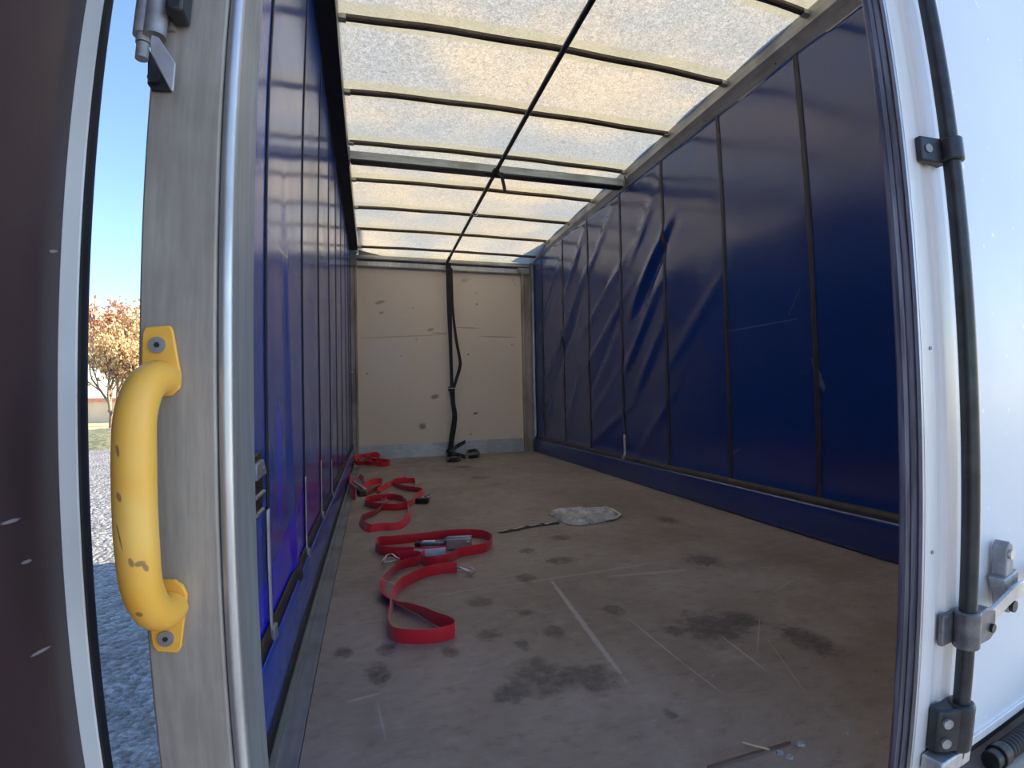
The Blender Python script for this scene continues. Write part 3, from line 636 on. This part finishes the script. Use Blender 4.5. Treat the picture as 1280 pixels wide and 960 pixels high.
webbing('webbing', [FA(*q) for q in ((215, 300), (300, 300), (392, 312), (380, 335), (250, 372), (165, 430), (130, 500), (150, 575), (240, 640), (370, 705), (500, 782), (590, 818), (640, 842), (655, 867), (632, 890), (520, 920), (350, 930), (205, 915), (155, 850), (165, 740), (195, 640), (230, 560), (290, 500), (400, 442), (520, 408), (668, 392))],
        [0, 0, .1, .15, .15, .1, -.15, -.45, -.55, -.45, -.25, -.05, 0, 0, 0, 0, 0, 0, .0, .1, .15, .1, 0, 0, .0, 0], S1)
webbing('webbing', [FA(*q) for q in ((590, 262), (450, 276), (330, 272), (200, 272), (95, 260), (62, 228), (85, 190), (170, 185), (300, 172), (450, 155), (600, 138), (700, 132), (780, 132), (860, 140), (920, 165), (932, 198), (880, 240), (780, 262), (690, 280), (600, 330), (520, 352), (440, 348), (402, 322), (425, 296))],
        [0]*24, S1)
rt0, rt1 = FA(395, 205, .012), FA(790, 190, .012); dr = (rt1-rt0); dn = dr.normalized(); sd = V((-dn.y, dn.x, 0))
def slab(a, b, wa, wb, z0, z1):
    m = MB(); vs = []
    for p, ww in ((a, wa), (b, wb)):
        for sg, zz in ((-1, z0), (1, z0), (1, z1), (-1, z1)): vs.append(p + sd*sg*ww/2 + V((0, 0, zz)))
    return m.add(vs, [(0, 1, 2, 3), (7, 6, 5, 4), (0, 4, 5, 1), (1, 5, 6, 2), (2, 6, 7, 3), (3, 7, 4, 0)])
RA = slab(rt0, rt0+dr*.55, .05, .045, .010, .030); RA.add(*[(lambda m: (m.v, m.f))(slab(rt0+dr*.45, rt0+dr*.92, .06, .055, .004, .042))][0])
ra = RA.build('ratchet', M['blue_plastic'], S1, bevel=.004)
slab(rt0-dr*.10, rt0+dr*.02, .042, .046, .006, .030).build('handle_end', M['black_plastic'], ra, bevel=.004)
slab(rt0+dr*.05, rt0+dr*.28, .030, .030, .030, .034).build('grip_plate', M['label'], ra)
MB().tube([rt0+dr*.90+sd*.042+V((0, 0, .022)), rt0+dr*.90-sd*.042+V((0, 0, .022))], .013, 14).build('spool', M['zinc'], ra)
for sg in (1, -1): slab(rt0+dr*.5+sd*sg*.030, rt0+dr*.97+sd*sg*.030, .004, .004, -.006, .046).build('side_plate', M['zinc'], ra, bevel=.001)
la = MB().ribbon([p+V((0, -.006, .006)) for p in spline([FA(345, 273), FA(430, 277), FA(520, 271), FA(583, 263)], .02)], .038, 0.0, .0015)
tag(la.build('printed_label', M['label'], S1), 'pale blue-white sewn label')
tag(MB().ribbon([p+V((0, 0, .054)) for p in spline([FA(118, 545), FA(160, 570), (FA(205, 585))], .02)], .016, -.5, .002).build('edge_tag', M['label'], S1), 'small white tag')
hook('wire_hook', FA(672, 385), FA(720, 430)-FA(672, 385)+V((.05, 0, 0)), S1, .95)
hook('wire_hook', FA(212, 300), FA(150, 330)-FA(212, 300), S1, .95)

S2 = thing('ratchet_strap', FB(400, 420), 'red ratchet strap in a ring behind the nearest one, black ratchet at its right', 'strap', 'red ratchet straps on the floor')
webbing('webbing', [FB(*q) for q in ((365, 395), (320, 450), (290, 480), (210, 520), (172, 545), (195, 590), (245, 612), (330, 600), (410, 598), (490, 580), (545, 520), (535, 460), (500, 400), (470, 385), (400, 375), (290, 385), (225, 400), (222, 425), (330, 450), (470, 450), (550, 420), (590, 378), (640, 335), (600, 322), (500, 305), (430, 275), (445, 262), (560, 255), (575, 272))],
        [.0, .2, .3, .3, .15, .2, .35, .45, .4, .3, .2, .0, .1, .1, 0, 0, 0, 0, 0, 0, .1, .2, .2, .2, .2, .2, .1, 0, 0], S2)
webbing('webbing', [FB(*q) for q in ((325, 325), (350, 310), (400, 280), (450, 255), (520, 245))], [.5, .4, .3, .2, .2], S2)
a, bb = FB(582, 402, .0), FB(672, 402, .0); dr = bb-a; dn = dr.normalized(); sd = V((-dn.y, dn.x, 0))
r2 = slab(a, bb, .05, .055, .003, .040).build('ratchet', M['black_plastic'], S2, bevel=.006)
slab(a+dr*.3+sd*.05, bb+sd*.06, .05, .05, .02, .042).build('side_plate', M['zinc'], r2, bevel=.003)
MB().tube([a+dr*.75+sd*.09+V((0, 0, .05)), a+dr*.75-sd*.0+V((0, 0, .05))], .010, 12).build('spool', M['zinc'], r2)
for (zx, zy, dx, dy) in ((390, 345, .01, .05), (583, 272, .05, .02), (372, 398, -.03, .04)):
    hook('wire_hook', FB(zx, zy), (dx, dy), S2, .62)

S3 = thing('ratchet_strap', FB(150, 320), 'red ratchet strap bundled against the left curtain with its steel ratchet', 'strap', 'red ratchet straps on the floor')
webbing('webbing', [FB(*q) for q in ((32, 245), (50, 275), (75, 315), (105, 350), (135, 378), (150, 360), (110, 320), (70, 268), (45, 240))], [.1, .2, .25, .2, 0, 0, .1, .2, .2], S3, .06, None, [.0, .01, .012, .01, 0, .012, .02, .024, .02])
webbing('webbing', [FB(*q) for q in ((160, 235), (195, 262), (205, 300), (190, 315))], [.3, .2, 0, .2], S3, .05, None, [.02, .02, .01, 0])
webbing('webbing', [FB(*q) for q in ((200, 335), (235, 305), (280, 285), (325, 280), (318, 305), (260, 325), (215, 345))], [.4, .5, .4, .2, .2, .3, .4], S3, .055, None, [.0, .015, .025, .02, .01, 0, 0])
a, bb = FB(128, 262, .03), FB(215, 325, .02); dr = bb-a; dn = dr.normalized(); sd = V((-dn.y, dn.x, 0))
r3 = slab(a, bb, .022, .03, .02, .035).build('ratchet', M['zinc'], S3, bevel=.003)
slab(bb-dr*.35-sd*.03, bb+dr*.1-sd*.03, .05, .055, -.02, .025).build('ratchet_body', M['steel_dark'], r3, bevel=.004)
hook('wire_hook', FB(325, 285), (.05, -.01), S3, .75)

S4 = thing('ratchet_strap', FB(240, 125), 'small tangled red ratchet strap in the far left corner by the bulkhead', 'strap', 'red ratchet straps on the floor')
webbing('webbing', [FB(*q) for q in ((110, 118), (160, 100), (220, 85), (290, 80), (315, 100), (280, 125), (210, 128), (150, 132), (125, 125))], [.3, .3, .4, .3, .1, .3, .4, .3, .2], S4, .06, None, [.0, .03, .05, .05, .02, .0, .01, .01, 0])
webbing('webbing', [FB(*q) for q in ((200, 110), (260, 128), (330, 135), (385, 128), (388, 118), (340, 115), (270, 118), (215, 100))], [.3, .2, .1, 0, 0, .2, .3, .4], S4, .055, None, [.04, .01, 0, 0, 0, .01, .03, .05])
webbing('webbing', [FB(*q) for q in ((250, 95), (285, 78), (310, 90), (300, 112))], [.0, .1, .1, .2], S4, .05, None, [.05, .07, .05, .0])
hook('wire_hook', FB(150, 132), (-.06, -.01), S4, .9)

# ------------------------------------------------------------------ black lashing strap hanging at the bulkhead
BS = thing('lashing_strap', at(560, 575, 2, 0), 'black lashing strap hanging from the pole end down the bulkhead, tail heaped on the floor', 'strap')
YB = 6.06
def HB(px, py, y=YB): return at(px, py, 1, y)
def hang(pts, w, name, y=YB, mat=None):
    sp = spline([HB(px, py, y if len(q) == 0 else y+q[0]) for px, py, *q in pts], .03); b = MB(); vs = []
    m = len(sp); ws = w if isinstance(w, list) else [w]*m; ws = lerp_list(ws, m) if isinstance(w, list) else ws
    for i, p in enumerate(sp):
        t = (sp[min(i+1, m-1)]-sp[max(i-1, 0)]).normalized(); sx = t.cross(V((0, 1, 0))).normalized()
        for sg, dy in ((-1, -.002), (1, -.002), (1, .002), (-1, .002)): vs.append(p+sx*sg*ws[i]/2+V((0, dy, 0)))
    fs = [(i*4+k, i*4+(k+1) % 4, (i+1)*4+(k+1) % 4, (i+1)*4+k) for i in range(m-1) for k in range(4)]+[(3, 2, 1, 0), tuple(range((m-1)*4, m*4))]
    return b.add(vs, fs).build(name, mat or M['black_web'], BS, smooth=60)
hang([(560.5, 329), (561, 345), (561.5, 380), (562.5, 420), (563.5, 455), (564.5, 486)], [.075, .075, .065, .05, .045, .05], 'webbing')
hang([(564, 335), (565, 365), (566.5, 395), (570, 425), (574.5, 450), (574, 460), (569.5, 475), (566, 487)], [.035, .035, .03, .035, .04, .04, .045, .04], 'webbing', YB-.012)
hang([(564.5, 488), (566, 505), (568, 520), (566.5, 535), (564, 552), (562, 572)], [.075, .06, .07, .075, .07, .07], 'webbing', YB-.006)
bk = MB(); c = HB(564, 486)
bk.box((c.x-.045, c.y-.020, c.z-.035), (c.x+.045, c.y+.012, c.z+.03)); bko = bk.build('cam_buckle', M['black_plastic'], BS, bevel=.005)
MB().box((c.x-.04, c.y-.024, c.z+.004), (c.x+.04, c.y-.0195, c.z+.012)).build('buckle_bar', M['zinc'], bko)
def FC(zx, zy, z=.002): p = at(530+zx/6.857, 450+zy/6.857, 2, z); p.y = min(p.y, 6.12); return p
webbing('webbing', [FC(*q) for q in ((200, 790), (180, 830), (185, 870), (230, 880), (300, 872), (320, 850), (270, 835), (230, 850), (260, 800), (280, 770))], [.2]*10, BS, .055, M['black_web'], [.1, .03, .0, .0, .0, .01, .02, .05, .1, .16])
webbing('webbing', [FC(*q) for q in ((230, 845), (290, 842), (350, 850), (370, 835), (385, 815), (430, 808), (465, 832), (430, 845), (380, 848))], [.3]*9, BS, .05, M['black_web'], [.03, .02, .0, .0, .02, .03, .0, 0, 0])
hook('wire_hook', FC(205, 875), (.08, -.03), BS, 1.1)

# ------------------------------------------------------------------ litter on the floor
PW = thing('plastic_wrapper', at(730, 648, 2, 0), 'crumpled clear plastic wrapper lying in the middle of the floor', 'wrapper')
oc = [(685, 643), (692, 640), (715, 638), (738, 638), (757, 636), (768, 640), (776, 645), (768, 650), (750, 653), (728, 657), (710, 656), (700, 652)]
pts = [at(px, py, 2, .003) for px, py in oc]; ctr = sum(pts, V())/len(pts)
b = MB(); rings = 6; n = len(pts)*3; ring0 = []
for i in range(n):
    k, t = divmod(i, 3); a, c = pts[k], pts[(k+1) % len(pts)]; ring0.append(a.lerp(c, t/3))
for r in range(rings):
    f = 1-r/rings*.95
    for i, p in enumerate(ring0):
        q = ctr.lerp(p, f); q.z = .004 + abs(noise.noise(V((q.x*14, q.y*9, 2))))*.045*(1 if r else .25) + (.016 if r == 1 else 0); b.v.append(q)
b.v.append(ctr+V((0, 0, .012)))
b.f = [(r*n+i, r*n+(i+1) % n, (r+1)*n+(i+1) % n, (r+1)*n+i) for r in range(rings-1) for i in range(n)] + [((rings-1)*n+i, (rings-1)*n+(i+1) % n, rings*n) for i in range(n)]
b.build('film', M['plastic'], PW, smooth=20, solid=.0012)
rim = [p+V((0, 0, .012+.010*noise.noise(V((i*1.7, 0, 0))))) for i, p in enumerate(ring0[2:24])]
MB().tube([r_+V((0, .0, 0)) for r_ in rim], [.007+.004*abs(noise.noise(V((i*.9, 3, 0)))) for i in range(len(rim))], 7).build('rolled_edge', simple('milky_film', (.75, .73, .68), .35, 0, .1), PW)
tl = spline([at(px, py, 2, .004) for px, py in ((697, 652), (680, 654), (660, 657), (640, 661), (622, 664))], .03)
o = MB().ribbon(tl, .045, [1.0-.25*abs(math.sin(i*1.1)) for i in range(len(tl))], .0012).build('film_strip', simple('dusty_film', (.50, .47, .43), .5, 0, .3, 30))
tag(o, 'thin torn strip of plastic film trailing left of the clear wrapper', 'plastic strip')
tw = MB().tube(spline([at(885, 959, 2, .004), at(930, 945, 2, .008), at(960, 936, 2, .006), at(988, 928, 2, .004)], .02), .0025, 8).build('twig', M['twig'])
tag(tw, 'thin dark twig on the floor at the bottom edge near the right door', 'twig')
o = MB().tube(spline([at(928, 928, 2, .012), at(945, 933, 2, .010), at(962, 937, 2, .011)], .01), .0022, 7).build('straw_stalk', M['straw']); tag(o, 'short pale straw stalk lying across the dark twig', 'straw')
ch = [(1001, 931, 8, 5), (975, 942, 6, 4), (987, 947, 7, 4), (1060, 919, 5, 4)]
nm = ['largest pale chip beside the twig tip', 'small pale chip left of centre in the group near the twig', 'pale chip nearest the bottom edge near the twig', 'pale chip nearest the white right door']
for (px, py, rx, ry), nn in zip(ch, nm):
    p = at(px, py, 2, 0); q = at(px+rx, py, 2, 0); r = at(px, py-ry, 2, 0); b = MB(); m = 9; R2 = random.Random(px)
    ring = [V((p.x+(q.x-p.x)*math.cos(i*2*math.pi/m)*R2.uniform(.7, 1.1), p.y+(r.y-p.y)*math.sin(i*2*math.pi/m)*R2.uniform(.7, 1.1), .0006)) for i in range(m)]
    top = [V((v_.x*.75+p.x*.25, v_.y*.75+p.y*.25, .004+R2.uniform(0, .002))) for v_ in ring]
    b.add(ring+top, [tuple(range(m))[::-1], tuple(range(m, 2*m))]+[(i, (i+1) % m, m+(i+1) % m, m+i) for i in range(m)])
    tag(b.build('stone_chip', M['chip']), nn, 'chip', 'pale chips by the doorway')

# ------------------------------------------------------------------ outside, seen through the gap beside the left door
GZ = -1.0
g = MB(); gx = [-60+60*i/80 for i in range(81)] + [3*i for i in range(1, 15)]; gy = [-20+i*.8 for i in range(100)] + [62+6*i for i in range(14)]
def gh(x, y): return GZ + .05*noise.noise(V((x*.35, y*.35, 0))) + .02*noise.noise(V((x*1.4, y*1.4, 4)))
for y in gy:
    for x in gx: g.v.append(V((x, y, gh(x, y))))
nx = len(gx); g.f = [(j*nx+i, j*nx+i+1, (j+1)*nx+i+1, (j+1)*nx+i) for j in range(len(gy)-1) for i in range(nx-1)]
o = g.build('ground', M['gravel'], smooth=80); tag(o, 'grey gravel yard in shade beside the truck', 'ground', kind='structure')
b = MB(); n = 28
for j in range(n+1):
    for i in range(n+1):
        u, v_ = i/n*2-1, j/n*2-1; x = -11.6+u*3.6; y = 25+v_*3.0
        h = max(0, 1-(u*u+v_*v_)); b.v.append(V((x, y, GZ-.06+.75*h**.7+.10*h*noise.noise(V((x*1.4, y*1.4, 2))))))
b.f = [(j*(n+1)+i, j*(n+1)+i+1, (j+1)*(n+1)+i+1, (j+1)*(n+1)+i) for j in range(n) for i in range(n)]
o = b.build('grass_mound', M['grass'], smooth=80); tag(o, 'low grassy mound at the edge of the gravel, seen beside the yellow handle', 'mound')
b = MB(); b.box((-70, 33, GZ-.3), (10, 90, GZ+.16)); o = b.build('field', M['dry_grass']); tag(o, 'sunlit pale dry field beyond the gravel yard', 'field', kind='structure')
HS = thing('garden_wall', (-20, 49.2, GZ), 'sunlit cream wall with red coping far behind the gravel yard', 'wall')
MB().box((-34, 49, GZ), (-9, 49.4, GZ+2.0)).build('wall_body', M['wall_house'], HS)
MB().prism([(48.85, GZ+2.0), (49.55, GZ+2.0), (49.2, GZ+2.3)], 'x', -34.1, -8.9).build('coping', M['tile'], HS)
def tree(x, y, h, seed, leafm, lab, nleaf, sp):
    q = random.Random(seed); T = thing('bare_tree', (x, y, GZ), lab, 'tree', 'trees beyond the gravel yard')
    b = MB(); tips = []
    def grow(p, d, ln, r, lv):
        e = p + d*ln; mid = p.lerp(e, .5)+V((q.uniform(-1, 1), q.uniform(-1, 1), q.uniform(-.5, .5)))*ln*.06
        b.tube([p, mid, e], [r, r*.85, r*.65], 5 if lv > 1 else 8, True)
        if lv >= 2: tips.append((mid, ln)); tips.append((e, ln))
        if lv < 4:
            for _ in range(q.choice((3, 3, 4)) if lv < 3 else 3):
                nd = (d + V((q.uniform(-1, 1)*sp, q.uniform(-1, 1)*sp, q.uniform(-.25, .55)))).normalized()
                grow(p.lerp(e, q.uniform(.45, 1)), nd, ln*q.uniform(.58, .78), r*.6, lv+1)
    for k in range(3):
        grow(V((x+q.uniform(-.3, .3), y+q.uniform(-.3, .3), GZ-.1)), V((q.uniform(-.35, .35), q.uniform(-.35, .35), 1)).normalized(), h*.34, h*.016, 0)
    b.build('trunk', M['bark'], T, smooth=60)
    lf = MB()
    for _ in range(nleaf):
        p, ln = q.choice(tips); p = p+V((q.gauss(0, .16), q.gauss(0, .16), q.gauss(0, .14)))*h*.16
        if p.z < GZ+.2: continue
        u = V((q.gauss(0, 1), q.gauss(0, 1), q.gauss(0, 1))).normalized(); v2 = u.cross(V((q.gauss(0, 1), q.gauss(0, 1), q.gauss(0, 1)))).normalized(); s = h*q.uniform(.010, .020)
        nn = u.cross(v2)*s*.2
        lf.add([p-u*s, p+v2*s*.55+nn, p+u*s, p-v2*s*.55+nn], [(0, 1, 2), (0, 2, 3)])
    lf.build('foliage', leafm, T, smooth=0)
tree(-14.1, 31.0, 7.4, 11, M['leaf'], 'tall tan-leaved tree in the gap between door edge and post', 3600, .5)
tree(-17.6, 40.5, 10.5, 5, M['leaf'], 'second tan tree farther back, beside the black seal of the open door', 3600, .5)
tree(-26.0, 60.0, 16.0, 23, M['leaf_red'], 'russet treetop rising farthest away behind the tan trees', 3600, .5)
